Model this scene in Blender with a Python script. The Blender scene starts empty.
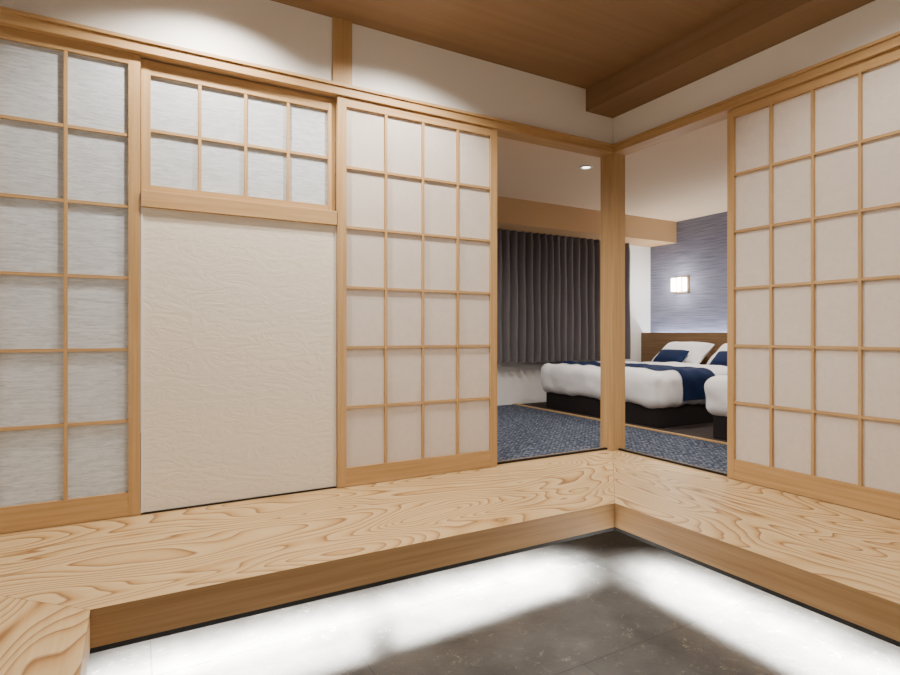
import bpy, bmesh, math, random
from mathutils import Vector, noise, Matrix
random.seed(3)
S=bpy.context.scene
W=bpy.data.worlds.new("World"); S.world=W; W.use_nodes=True
W.node_tree.nodes["Background"].inputs[0].default_value=(0.9,0.92,1,1)
W.node_tree.nodes["Background"].inputs[1].default_value=0.05

# ---------------------------------------------------------------- materials
def srgb(c):
    return tuple(((v/255)/12.92 if v/255<=0.04045 else ((v/255+0.055)/1.055)**2.4) for v in c)+(1,)
def base(name,rough=0.6,spec=0.3):
    m=bpy.data.materials.new(name); m.use_nodes=True
    b=m.node_tree.nodes["Principled BSDF"]
    b.inputs["Roughness"].default_value=rough
    b.inputs["Specular IOR Level"].default_value=spec
    return m,m.node_tree.nodes,m.node_tree.links,b
def ramp(n,stops):
    r=n.new("ShaderNodeValToRGB")
    while len(r.color_ramp.elements)<len(stops): r.color_ramp.elements.new(0.5)
    for e,(p,c) in zip(r.color_ramp.elements,stops): e.position=p; e.color=c
    return r
def coords(n,l,scale,rot=(0,0,0),loc=(0,0,0)):
    t=n.new("ShaderNodeTexCoord"); mp=n.new("ShaderNodeMapping")
    mp.inputs["Scale"].default_value=scale; mp.inputs["Rotation"].default_value=rot; mp.inputs["Location"].default_value=loc
    l.new(t.outputs["Object"],mp.inputs[0]); return mp
def plain(name,c,rough=0.6,spec=0.3,bump=0,bscale=60):
    m,n,l,b=base(name,rough,spec)
    mp=coords(n,l,(1,1,1)); nz=n.new("ShaderNodeTexNoise"); nz.inputs["Scale"].default_value=bscale; nz.inputs["Detail"].default_value=4
    l.new(mp.outputs[0],nz.inputs["Vector"])
    c=srgb(c); r=ramp(n,[(0.3,tuple(v*0.95 for v in c[:3])+(1,)),(0.7,c)])
    l.new(nz.outputs["Fac"],r.inputs[0]); l.new(r.outputs[0],b.inputs["Base Color"])
    if bump:
        bp=n.new("ShaderNodeBump"); bp.inputs["Strength"].default_value=bump; bp.inputs["Distance"].default_value=0.004
        l.new(nz.outputs["Fac"],bp.inputs["Height"]); l.new(bp.outputs[0],b.inputs["Normal"])
    return m
def wood(name,axis,light,dark,rough=0.5,sc=1.0):
    m,n,l,b=base(name,rough,0.3)
    s=[55*sc]*3; s["xyz".index(axis)]=1.6*sc
    mp=coords(n,l,tuple(s)); nz=n.new("ShaderNodeTexNoise"); nz.inputs["Scale"].default_value=1; nz.inputs["Detail"].default_value=5; nz.inputs["Roughness"].default_value=0.6
    l.new(mp.outputs[0],nz.inputs["Vector"])
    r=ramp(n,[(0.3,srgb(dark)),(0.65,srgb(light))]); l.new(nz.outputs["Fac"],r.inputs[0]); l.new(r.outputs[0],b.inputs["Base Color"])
    bp=n.new("ShaderNodeBump"); bp.inputs["Strength"].default_value=0.06; bp.inputs["Distance"].default_value=0.002
    l.new(nz.outputs["Fac"],bp.inputs["Height"]); l.new(bp.outputs[0],b.inputs["Normal"])
    return m
def figured(name,axis,off):
    m,n,l,b=base(name,0.4,0.3)
    s=[3.1,3.1,3.1]; s["xyz".index(axis)]=0.95
    mp=coords(n,l,tuple(s),loc=off)
    nz=n.new("ShaderNodeTexNoise"); nz.inputs["Scale"].default_value=1.0; nz.inputs["Detail"].default_value=1.6; nz.inputs["Roughness"].default_value=0.38; nz.inputs["Distortion"].default_value=0.45
    l.new(mp.outputs[0],nz.inputs["Vector"])
    mu=n.new("ShaderNodeMath"); mu.operation='MULTIPLY'; mu.inputs[1].default_value=25; l.new(nz.outputs["Fac"],mu.inputs[0])
    fr=n.new("ShaderNodeMath"); fr.operation='FRACT'; l.new(mu.outputs[0],fr.inputs[0])
    r=ramp(n,[(0.0,srgb((214,186,138))),(0.5,srgb((208,177,127))),(0.8,srgb((190,152,100))),(0.92,srgb((146,104,62))),(1.0,srgb((214,186,138)))])
    l.new(fr.outputs[0],r.inputs[0])
    s2=[90]*3; s2["xyz".index(axis)]=3
    mp2=coords(n,l,tuple(s2)); n2=n.new("ShaderNodeTexNoise"); n2.inputs["Scale"].default_value=1; n2.inputs["Detail"].default_value=3
    l.new(mp2.outputs[0],n2.inputs["Vector"])
    r2=ramp(n,[(0.3,(0.9,0.88,0.86,1)),(0.7,(1,1,1,1))]); l.new(n2.outputs["Fac"],r2.inputs[0])
    mx=n.new("ShaderNodeMix"); mx.data_type='RGBA'; mx.blend_type='MULTIPLY'; mx.inputs[0].default_value=1
    l.new(r.outputs[0],mx.inputs[6]); l.new(r2.outputs[0],mx.inputs[7]); l.new(mx.outputs[2],b.inputs["Base Color"])
    return m
LW,DW=(190,156,110),(167,133,88)
WD={a:wood("hinoki_"+a,a,LW,DW) for a in "xyz"}
FA={a:wood("shaded_fascia_"+a,a,(162,128,86),(138,105,68)) for a in "xy"}  # same wood as the platform, shade of the front face in the colour
CEILW={a:wood("ceiling_veneer_"+a,a,(134,107,78),(126,99,71),0.65,0.45) for a in "xy"}
HBW=wood("headboard_veneer",'y',(134,106,76),(112,88,62),0.5)
FIGX=figured("slab_x",'x',(3.1,1.7,0)); FIGY=figured("slab_y",'y',(7.3,2.2,0)); FIGC=figured("slab_c",'y',(11.3,5.2,0))
PLAST=plain("white_plaster",(232,230,225),0.85,0.1,0.12,120)
WHITE=plain("white_paint",(228,226,224),0.8,0.1)
BCEIL=plain("bedroom_ceiling_paper",(224,200,168),0.85,0.1)
SOFF=plain("soffit_veneer",(192,158,118),0.7,0.1)
BLACK=plain("black_metal",(28,28,28),0.5,0.3)
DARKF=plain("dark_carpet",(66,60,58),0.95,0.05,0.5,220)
BASEM=plain("bed_base_fabric",(46,43,44),0.9,0.1,0.3,200)
LINEN=plain("white_linen",(240,240,243),0.85,0.1,0.1,30)
NAVY=plain("navy_fabric",(28,43,78),0.85,0.15,0.3,300)
METAL=plain("white_metal",(225,225,225),0.4,0.4)

def paper(name,c,trans,fiber,bump,dk=.9):
    m,n,l,b=base(name,0.8,0.15)
    mp=coords(n,l,fiber); nz=n.new("ShaderNodeTexNoise"); nz.inputs["Scale"].default_value=1; nz.inputs["Detail"].default_value=6; nz.inputs["Roughness"].default_value=0.65; nz.inputs["Distortion"].default_value=0.8
    l.new(mp.outputs[0],nz.inputs["Vector"])
    c=srgb(c); r=ramp(n,[(0.36,tuple(v*dk for v in c[:3])+(1,)),(0.6,c)]); l.new(nz.outputs["Fac"],r.inputs[0])
    l.new(r.outputs[0],b.inputs["Base Color"])
    bp=n.new("ShaderNodeBump"); bp.inputs["Strength"].default_value=bump; bp.inputs["Distance"].default_value=0.003
    l.new(nz.outputs["Fac"],bp.inputs["Height"]); l.new(bp.outputs[0],b.inputs["Normal"])
    if trans:
        t=n.new("ShaderNodeBsdfTranslucent"); l.new(r.outputs[0],t.inputs[0])
        mx=n.new("ShaderNodeMixShader"); mx.inputs[0].default_value=trans
        l.new(b.outputs[0],mx.inputs[1]); l.new(t.outputs[0],mx.inputs[2]); l.new(mx.outputs[0],n["Material Output"].inputs[0])
    return m
SHOJI=paper("shoji_paper",(226,217,208),0.2,(30,30,30),0.04,.94)
SILK=paper("silk_paper",(222,229,236),0.2,(16,16,130),0.5,.72)
def washi():
    m,n,l,b=base("embossed_washi",0.8,0.2)
    mp=coords(n,l,(2.4,2,6),rot=(0,0.35,0)); w=n.new("ShaderNodeTexNoise"); w.inputs["Scale"].default_value=2.6; w.inputs["Detail"].default_value=9; w.inputs["Roughness"].default_value=0.6; w.inputs["Distortion"].default_value=2.8
    l.new(mp.outputs[0],w.inputs["Vector"])
    b.inputs["Base Color"].default_value=srgb((225,217,202))
    bp=n.new("ShaderNodeBump"); bp.inputs["Strength"].default_value=0.38; bp.inputs["Distance"].default_value=0.008
    l.new(w.outputs["Fac"],bp.inputs["Height"]); l.new(bp.outputs[0],b.inputs["Normal"])
    return m
WASHI=washi()
def stone():
    m,n,l,b=base("slate_floor",0.38,0.28)
    mp=coords(n,l,(1,1,1)); a=n.new("ShaderNodeTexNoise"); a.inputs["Scale"].default_value=3.5; a.inputs["Detail"].default_value=9; a.inputs["Roughness"].default_value=0.65
    l.new(mp.outputs[0],a.inputs["Vector"])
    r=ramp(n,[(0.3,srgb((60,60,60))),(0.6,srgb((88,88,87))),(0.8,srgb((112,110,106)))]); l.new(a.outputs["Fac"],r.inputs[0])
    f=n.new("ShaderNodeTexNoise"); f.inputs["Scale"].default_value=24; f.inputs["Detail"].default_value=10; f.inputs["Roughness"].default_value=0.88; f.inputs["Distortion"].default_value=0.6; l.new(mp.outputs[0],f.inputs["Vector"])
    r2=ramp(n,[(0.57,(0,0,0,1)),(0.67,(1,1,1,1))]); l.new(f.outputs["Fac"],r2.inputs[0])
    mx=n.new("ShaderNodeMix"); mx.data_type='RGBA'; l.new(r2.outputs[0],mx.inputs[0]); l.new(r.outputs[0],mx.inputs[6]); mx.inputs[7].default_value=srgb((166,160,146))
    br=n.new("ShaderNodeTexBrick"); br.inputs["Scale"].default_value=1; br.inputs["Brick Width"].default_value=1.2; br.inputs["Row Height"].default_value=0.6; br.inputs["Mortar Size"].default_value=0.002
    br.inputs["Color1"].default_value=(1,1,1,1); br.inputs["Color2"].default_value=(0.88,0.88,0.88,1); br.inputs["Mortar"].default_value=(0.5,0.5,0.5,1)
    mp2=coords(n,l,(1,1,1),loc=(0.35,0.2,0)); l.new(mp2.outputs[0],br.inputs["Vector"])
    m2=n.new("ShaderNodeMix"); m2.data_type='RGBA'; m2.blend_type='MULTIPLY'; m2.inputs[0].default_value=1
    l.new(mx.outputs[2],m2.inputs[6]); l.new(br.outputs["Color"],m2.inputs[7]); l.new(m2.outputs[2],b.inputs["Base Color"])
    bp=n.new("ShaderNodeBump"); bp.inputs["Strength"].default_value=0.6; bp.inputs["Distance"].default_value=0.01
    l.new(a.outputs["Fac"],bp.inputs["Height"]); l.new(bp.outputs[0],b.inputs["Normal"])
    return m
STONE=stone()
def carpet():
    m,n,l,b=base("blue_carpet",0.95,0.05)
    mp=coords(n,l,(1,1,1)); c=n.new("ShaderNodeTexBrick"); c.inputs["Scale"].default_value=1; c.inputs["Brick Width"].default_value=0.035; c.inputs["Row Height"].default_value=0.018; c.inputs["Mortar Size"].default_value=0.003
    c.inputs["Color1"].default_value=srgb((76,84,100)); c.inputs["Color2"].default_value=srgb((118,124,136)); c.inputs["Mortar"].default_value=srgb((50,56,68))
    nz=n.new("ShaderNodeTexNoise"); nz.inputs["Scale"].default_value=38; nz.inputs["Detail"].default_value=3; l.new(mp.outputs[0],nz.inputs["Vector"])
    l.new(mp.outputs[0],c.inputs["Vector"])
    r=ramp(n,[(0.42,(0.48,0.5,0.56,1)),(0.6,(1.3,1.3,1.3,1))]); l.new(nz.outputs["Fac"],r.inputs[0])
    mx=n.new("ShaderNodeMix"); mx.data_type='RGBA'; mx.blend_type='MULTIPLY'; mx.inputs[0].default_value=1
    l.new(c.outputs[0],mx.inputs[6]); l.new(r.outputs[0],mx.inputs[7]); l.new(mx.outputs[2],b.inputs["Base Color"])
    return m
CARPET=carpet()
def bluewall():
    m,n,l,b=base("blue_grasscloth",0.8,0.15)
    mp=coords(n,l,(2,3,90)); nz=n.new("ShaderNodeTexNoise"); nz.inputs["Scale"].default_value=1; nz.inputs["Detail"].default_value=4; l.new(mp.outputs[0],nz.inputs["Vector"])
    r=ramp(n,[(0.35,srgb((104,106,126))),(0.65,srgb((134,136,156)))]); l.new(nz.outputs["Fac"],r.inputs[0]); l.new(r.outputs[0],b.inputs["Base Color"]); return m
BLUEW=bluewall()
CURT=plain("curtain_fabric",(108,104,107),0.85,0.1,0.2,200)
def emis(name,c,s):
    m,n,l,b=base(name); b.inputs["Base Color"].default_value=c; b.inputs["Emission Color"].default_value=c; b.inputs["Emission Strength"].default_value=s; return m
LAMP=emis("lamp_shade_glow",(1,0.95,0.88,1),22)
LENS=emis("downlight_glow",(1,0.93,0.82,1),6)

# ---------------------------------------------------------------- geometry helpers
def mesh_obj(name,bm,mats,bevel=0,smooth=False,parent=None):
    me=bpy.data.meshes.new(name); bm.to_mesh(me); bm.free()
    for m in mats: me.materials.append(m)
    o=bpy.data.objects.new(name,me); S.collection.objects.link(o)
    if smooth:
        for p in me.polygons: p.use_smooth=True
    if bevel:
        md=o.modifiers.new("bevel",'BEVEL'); md.width=bevel; md.segments=2; md.limit_method='ANGLE'
    if parent: o.parent=parent
    return o
def add_box(bm,lo,hi,mi=0):
    lo,hi=[min(a,b) for a,b in zip(lo,hi)],[max(a,b) for a,b in zip(lo,hi)]
    v=[bm.verts.new((x,y,z)) for x in (lo[0],hi[0]) for y in (lo[1],hi[1]) for z in (lo[2],hi[2])]
    for f in ((0,1,3,2),(4,6,7,5),(0,4,5,1),(2,3,7,6),(0,2,6,4),(1,5,7,3)):
        fc=bm.faces.new([v[i] for i in f]); fc.material_index=mi
def boxes(name,lst,bevel=0,parent=None):
    mats=[]; bm=bmesh.new()
    for lo,hi,m in lst:
        if m not in mats: mats.append(m)
        add_box(bm,lo,hi,mats.index(m))
    bmesh.ops.recalc_face_normals(bm,faces=bm.faces)
    return mesh_obj(name,bm,mats,bevel,parent=parent)

def wb(axis,a,b,d0,d1,z0,z1,m):
    return ((a,d0,z0),(b,d1,z1),m) if axis=='x' else ((d0,a,z0),(d1,b,z1),m)
ZT,ZK=1.985,2.04
def shoji(name,axis,a,b,d,pap,cols=4,rows=6,z0=0.003,z1=1.983,st=0.045,br=0.10,tr=0.045,mu=0.013):
    H=WD[axis]; V=WD['z']; L=[]
    a,b=min(a,b),max(a,b)
    L+= [wb(axis,a,a+st,d,d+.03,z0,z1,V),wb(axis,b-st,b,d,d+.03,z0,z1,V)]
    L+= [wb(axis,a+st,b-st,d+.002,d+.028,z0,z0+br,H),wb(axis,a+st,b-st,d+.002,d+.028,z1-tr,z1,H)]
    ia,ib,iz0,iz1=a+st,b-st,z0+br,z1-tr
    for i in range(1,cols):
        c=ia+(ib-ia)*i/cols; L.append(wb(axis,c-mu/2,c+mu/2,d+.004,d+.018,iz0,iz1,V))
    for i in range(1,rows):
        c=iz0+(iz1-iz0)*i/rows; L.append(wb(axis,ia,ib,d+.0055,d+.0175,c-mu/2,c+mu/2,H))
    L.append(wb(axis,ia,ib,d+.0185,d+.0205,iz0,iz1,pap))
    return boxes(name,L)

# ---------------------------------------------------------------- entrance room shell
YB=-4.2; XL=-3.8; FZ=-0.27
boxes("floor",[((XL-.1,YB-.1,FZ-.1),(0.1,0.1,FZ),STONE)])
def prism(bm,pts,z0,z1,mt,ms):
    lo=[bm.verts.new((x,y,z0)) for x,y in pts]; hi=[bm.verts.new((x,y,z1)) for x,y in pts]
    f=bm.faces.new(hi); f.material_index=mt; f=bm.faces.new(lo[::-1]); f.material_index=ms
    for i in range(len(pts)):
        j=(i+1)%len(pts); f=bm.faces.new([lo[i],lo[j],hi[j],hi[i]]); f.material_index=ms
def platform():
    bm=bmesh.new(); D=.863; g=.0008; xl=XL+.002; yb=YB+.002
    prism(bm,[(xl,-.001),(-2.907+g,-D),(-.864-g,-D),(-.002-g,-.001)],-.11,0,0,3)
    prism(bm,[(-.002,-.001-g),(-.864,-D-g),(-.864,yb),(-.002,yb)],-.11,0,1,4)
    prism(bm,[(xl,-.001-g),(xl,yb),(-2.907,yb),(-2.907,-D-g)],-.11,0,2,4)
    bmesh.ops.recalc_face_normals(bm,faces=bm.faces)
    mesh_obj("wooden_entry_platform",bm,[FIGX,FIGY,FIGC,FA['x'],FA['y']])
    boxes("trim_1",[((-2.92,-.853,-.130),(-.853,-.838,-.11),BLACK),
                    ((-.854,-.853,-.130),(-.839,yb,-.11),BLACK),
                    ((-2.932,-.853,-.130),(-2.917,yb,-.11),BLACK)])
    boxes("platform_plinth",[((-3.3,-.5,FZ),(-.5,-.46,-.111),WHITE),((-.5,-.5,FZ),(-.46,yb,-.111),WHITE),((-3.3,-.5,FZ),(-3.26,yb,-.111),WHITE)])
platform()
HC=2.37
boxes("wall_back",[((XL,0,ZK),(0.1,.1,HC),PLAST)])
boxes("wall_right",[((0,YB,ZK),(.1,0,HC),PLAST)])
boxes("wall_right_rear",[((0,YB,0),(.1,-2.605,ZK),PLAST)])
boxes("wall_left",[((XL-.1,YB,FZ),(XL,0.1,HC),PLAST)])
boxes("wall_front",[((XL-.1,YB-.1,FZ),(0.1,YB,HC),PLAST)])
boxes("ceiling",[((XL-.1,YB-.1,HC),(0.1,0.1,HC+.08),CEILW['x'])])
boxes("ceiling_soffit_beam",[((-.24,YB,2.225),(0,0,HC),CEILW['y'])])
boxes("trim_2",[((XL,-.018,ZT),(.1,.1,ZK-.015),WD['x']),((XL,-.028,ZK-.015),(.1,.1,ZK),WD['x'])],0.001)
boxes("trim_3",[((-.018,-2.6,ZT),(.1,-.02,ZK-.015),WD['y']),((-.028,YB,ZK-.015),(.1,-.03,ZK),WD['y'])],0.001)
boxes("corner_post",[((-.018,-.018,0.001),(.097,.097,ZT),WD['z'])],0.002)
boxes("wooden_wall_post",[((-1.93,-.012,ZK),(-1.83,0,HC),WD['z'])],0.001)

shoji("shoji_screen",'x',-3.756,-2.775,.012,SILK)
shoji("shoji_screen",'x',-1.903,-.936,-.005,SHOJI,br=.095)
shoji("shoji_screen",'y',-1.705,-.835,.0,SHOJI,st=.036,br=.105)
shoji("shoji_screen",'y',-2.6,-1.72,.035,SHOJI,st=.036,br=.105)
shoji("transom_shoji",'x',-2.772,-1.906,.03,SILK,cols=4,rows=2,z0=1.402,z1=1.975,st=.036,br=.03,tr=.06)
boxes("wall_panel_left",[((XL,.0,0),(-3.758,.1,ZT),PLAST)])
boxes("trim_4",[((-2.773,.0,1.33),(-1.905,.07,1.40),WD['x'])],0.0015)
boxes("embossed_paper_panel",[((-2.765,.02,0.008),(-1.912,.06,1.33),WASHI),
   ((-2.773,.014,0),(-2.765,.06,1.33),WHITE),((-1.912,.014,0),(-1.905,.06,1.33),WHITE),((-2.773,.012,0),(-1.905,.06,.008),BLACK)])
boxes("trim_6",[((-.934,.03,.0),(-.928,.05,ZT),BLACK),((-.928,.03,0),(-.020,.05,.012),BLACK)])
boxes("trim_7",[((.03,-.833,0),(.05,-.827,ZT),BLACK),((.03,-.827,0),(.05,-.02,.012),BLACK)])
boxes("threshold",[((XL,.0,-.05),(.1,.1,0),WD['x'])])
boxes("threshold",[((0,-2.6,-.05),(.1,-.001,-.0005),WD['y'])])

# ---------------------------------------------------------------- bedroom
YW=2.3; XW=3.0; BC=2.15
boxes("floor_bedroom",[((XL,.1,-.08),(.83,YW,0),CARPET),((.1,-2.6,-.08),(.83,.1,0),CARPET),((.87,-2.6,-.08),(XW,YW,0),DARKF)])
boxes("trim_5",[((.83,-2.6,-.08),(.87,YW,.008),WD['y'])])
boxes("wall_window",[((XL,YW,-.08),(XW+.1,YW+.1,2.4),WHITE)])
boxes("wall_headboard",[((XW,-2.7,-.08),(XW+.1,YW,2.4),BLUEW)])
boxes("wall_bedroom_front",[((.1,-2.7,-.08),(XW+.1,-2.6,2.4),WHITE)])
boxes("wall_bedroom_left",[((XL-.1,.1,-.08),(XL,YW+.1,2.4),WHITE)])
boxes("ceiling_bedroom",[((XL,.1,BC),(XW,YW,BC+.08),BCEIL),((.1,-2.6,BC),(XW,.1,BC+.08),BCEIL)])
boxes("curtain_box_soffit",[((XL,1.9,1.89),(XW,YW,BC),SOFF)])
boxes("headboard",[((2.83,-2.59,0),(2.87,YW-.002,.79),HBW),((2.87,-2.59,0),(XW-.002,YW-.002,.70),HBW)],0.001)
def curtain():
    bm=bmesh.new(); x0,x1=-.6,2.5; n=900; rows=14; z0,z1=.465,1.885
    vs=[]
    per=.1
    for j in range(rows+1):
        z=z0+(z1-z0)*j/rows; row=[]
        for i in range(n+1):
            x=x0+(x1-x0)*i/n; ph=x/per*2*math.pi+.5*math.sin(x*5)
            top=max(0,(z-1.8)/.085)
            amp=.036*(1-.35*top)*(1+.25*math.sin(x*7.3))
            y=2.19+amp*(math.sin(ph)+.25*math.sin(2*ph+.7+z))
            row.append(bm.verts.new((x+.012*math.cos(ph)*(1-top)+.004*math.sin(z*6+x*9),y,z)))
        vs.append(row)
    for j in range(rows):
        for i in range(n): bm.faces.new((vs[j][i],vs[j][i+1],vs[j+1][i+1],vs[j+1][i]))
    return mesh_obj("pleated_curtain",bm,[CURT],smooth=True)
curtain()

def soft_box(name,c,h,r,mat,amp=0,fr=5,n=(30,30,10),parent=None,pillow=False,rot=None,seed=0,world=False):
    bm=bmesh.new(); V={}
    def vert(p):
        k=tuple(round(v,5) for v in p)
        if k in V: return V[k]
        P=[p[i]*h[i] for i in range(3)]
        q=[max(-(h[i]-r),min(h[i]-r,P[i])) for i in range(3)]
        d=Vector([P[i]-q[i] for i in range(3)])
        m=max(abs(x) for x in d)
        if m>1e-9 and d.length>1e-9: d=d/d.length*m
        w=Vector(q)+d
        if pillow:
            u,v=p[0],p[1]; t=max(0,(1-abs(u)**3.2))**.55*max(0,(1-abs(v)**3.2))**.55
            w.z=p[2]*h[2]*(.06+.94*t); w.x*=1-.06*(1-abs(v))*abs(u); w.y*=1-.06*(1-abs(u))*abs(v)
        if amp:
            s=Vector((seed*7.1,seed*3.3,0))+(Vector(c) if world else Vector((0,0,0)))
            nn=noise.noise(w*fr+s*fr)+.5*noise.noise(w*fr*2.3+s*fr*2.3)
            dd=d.normalized() if d.length>1e-6 else Vector((0,0,1))
            w+=dd*amp*nn
        if rot: w=rot@w
        V[k]=bm.verts.new(Vector(c)+w); return V[k]
    for ax in range(3):
        a,b=[i for i in range(3) if i!=ax]
        for sgn in (-1,1):
            for i in range(n[a]):
                for j in range(n[b]):
                    def P(ii,jj):
                        p=[0,0,0]; p[ax]=sgn; p[a]=-1+2*ii/n[a]; p[b]=-1+2*jj/n[b]; return vert(p)
                    f=[P(i,j),P(i+1,j),P(i+1,j+1),P(i,j+1)]
                    if len(set(f))==4:
                        try: bm.faces.new(f)
                        except ValueError: pass
    bmesh.ops.recalc_face_normals(bm,faces=bm.faces)
    return mesh_obj(name,bm,[mat],smooth=True,parent=parent)
def bed(y0,y1,seed):
    e=bpy.data.objects.new("double_bed",None); S.collection.objects.link(e)
    xf,xh=.93,2.82; yc=(y0+y1)/2; hw=(y1-y0)/2
    boxes("base",[((xf+.04,y0+.03,0),(xh,y1-.03,.20),BASEM)],.01,parent=e)
    soft_box("mattress",((xf+xh)/2,yc,.30),((xh-xf)/2-.01,hw-.01,.11),.05,LINEN,n=(20,20,6),parent=e)
    soft_box("duvet",((xf+2.35)/2,yc,.31),((2.35-xf)/2+.02,hw+.03,.15),.085,LINEN,amp=.026,fr=4,n=(60,60,16),parent=e,seed=seed,world=True)
    def runner():
        bm=bmesh.new(); x0,x1=1.17,1.62; nx=24; prof=[]
        H,R=.15,.085; Y=hw+.03
        zc=.31
        for k in range(10): prof.append((-Y,-.09+k*(H-R+.09)/10,(-1,0)))
        for k in range(9):
            a=math.pi-k*math.pi/2/8; prof.append((-(Y-R)+R*math.cos(a),(H-R)+R*math.sin(a),(math.cos(a),math.sin(a))))
        for k in range(1,50): prof.append((-(Y-R)+k*2*(Y-R)/50,H,(0,1)))
        for k in range(9):
            a=math.pi/2-k*math.pi/2/8; prof.append(((Y-R)+R*math.cos(a),(H-R)+R*math.sin(a),(math.cos(a),math.sin(a))))
        for k in range(9,-1,-1): prof.append((Y,-.09+k*(H-R+.09)/10,(1,0)))
        C=Vector(((xf+2.35)/2,yc,zc)); s=Vector((seed*7.1,seed*3.3,0))+C; rows=[]
        for i in range(nx+1):
            x=x0+(x1-x0)*i/nx; row=[]
            for (yy,zz,nrm) in prof:
                w=Vector((x-C.x,yy,zz)); nn=noise.noise(w*4+s*4)+.5*noise.noise(w*9.2+s*9.2)
                edge=-.006 if i in (0,nx) else 0
                w+=Vector((0,nrm[0],nrm[1]))*(.026*nn+.012+edge)
                row.append(bm.verts.new(C+w))
            rows.append(row)
        for a,b in zip(rows,rows[1:]):
            for j in range(len(prof)-1): bm.faces.new((a[j],b[j],b[j+1],a[j+1]))
        bmesh.ops.recalc_face_normals(bm,faces=bm.faces)
        mesh_obj("bed_runner",bm,[NAVY],smooth=True,parent=e)
    runner()
    for i,yy in enumerate((yc-.36,yc+.36)):
        R=Matrix.Rotation(math.radians(-36),3,'Y')
        soft_box("pillow_%d"%(i+1),(2.62,yy,.545),(.20,.31,.085),.02,LINEN,amp=.006,fr=6,n=(18,24,6),parent=e,pillow=True,rot=R,seed=seed+i)
        R2=Matrix.Rotation(math.radians(-40),3,'Y')
        soft_box("cushion_%d"%(i+1),(2.41,yy-.02,.52),(.11,.19,.05),.02,NAVY,n=(14,18,6),parent=e,pillow=True,rot=R2)
bed(.40,1.93,1)
bed(-1.45,-.02,5)

lamp=bpy.data.objects.new("wall_lamp",None); S.collection.objects.link(lamp)
boxes("shade",[((2.90,1.74,1.29),(2.985,1.90,1.45),LAMP)],.004,parent=lamp)
boxes("frame",[((2.985,1.72,1.27),(3.0,1.92,1.47),HBW),((2.89,1.815,1.28),(2.90,1.825,1.46),HBW),((2.89,1.735,1.28),(2.90,1.745,1.46),HBW)],parent=lamp)

def light(kind,loc,energy,color=(1,.86,.7),rot=(0,0,0),**k):
    d=bpy.data.lights.new("light",kind); d.energy=energy; d.color=color
    for a,v in k.items(): setattr(d,a,v)
    o=bpy.data.objects.new("light",d); o.location=loc; o.rotation_euler=rot; S.collection.objects.link(o); return o
def downlight_or_fill(x,y,z,en,col=(1,.91,.81),ang=130,blend=.8,size=.04):  # fixture and spot, for real downlights and added fill alike
    bm=bmesh.new()
    prof=[(.034,-.001),(.034,-.006),(.05,-.008),(.054,-.004),(.054,0)]
    n=32; rings=[[bm.verts.new((x+r*math.cos(2*math.pi*i/n),y+r*math.sin(2*math.pi*i/n),z+h)) for i in range(n)] for r,h in prof]
    for a,b in zip(rings,rings[1:]):
        for i in range(n): bm.faces.new((a[i],a[(i+1)%n],b[(i+1)%n],b[i]))
    f=bm.faces.new(rings[0]); f.material_index=1
    bmesh.ops.recalc_face_normals(bm,faces=bm.faces)
    mesh_obj("downlight_or_fill_spot",bm,[METAL,LENS],smooth=False)
    light('SPOT',(x,y,z-.02),en,col,spot_size=math.radians(ang),spot_blend=blend,shadow_soft_size=size)
for x,y,e,a in ((-2.5,-.34,125,140),(-1.6,-.49,125,144),(-.75,-1.75,68,150),(-1.9,-2.1,36,150),(-3.3,-1.9,8,150),(-.8,-3.2,34,150),(-2.6,-3.4,32,150)):  # first two wash the back wall; the rest are added fill spots
    downlight_or_fill(x,y,HC,e,ang=a,blend=.55)
for x,y,e in ((.44,.73,82),(.45,-1.2,72),(2.3,.55,105),(1.9,-1.4,72),(-.6,1.1,55),(-1.6,1.1,60),(-3.1,1.1,50)):  # first is a real downlight; the rest added ambient fill, last two backlighting paper
    downlight_or_fill(x,y,BC,e,(1,.91,.82),160,1.0)
for x in (-2.48,-1.50):
    light('AREA',(x,-.78,-.125),92,(1,.97,.91),(0,0,0),shape='RECTANGLE',size=.86,size_y=.03,spread=math.radians(129))
for y in (-1.58,-2.85):
    light('AREA',(-.78,y,-.125),125,(1,.97,.91),(0,0,0),shape='RECTANGLE',size=.03,size_y=1.16,spread=math.radians(129))
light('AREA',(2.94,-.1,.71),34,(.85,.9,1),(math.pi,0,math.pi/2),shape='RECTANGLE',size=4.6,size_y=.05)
light('POINT',(2.8,1.82,1.37),11,(1,.93,.82),shadow_soft_size=.06)

cd=bpy.data.cameras.new("camera"); cam=bpy.data.objects.new("camera",cd); S.collection.objects.link(cam)
cd.sensor_width=36; cd.lens=562/900*36; cd.shift_y=-4.5/900; cd.clip_start=.02
cam.location=(-2.797,-2.753,.785); cam.rotation_euler=(math.pi/2,0,-math.radians(29.3))
S.camera=cam
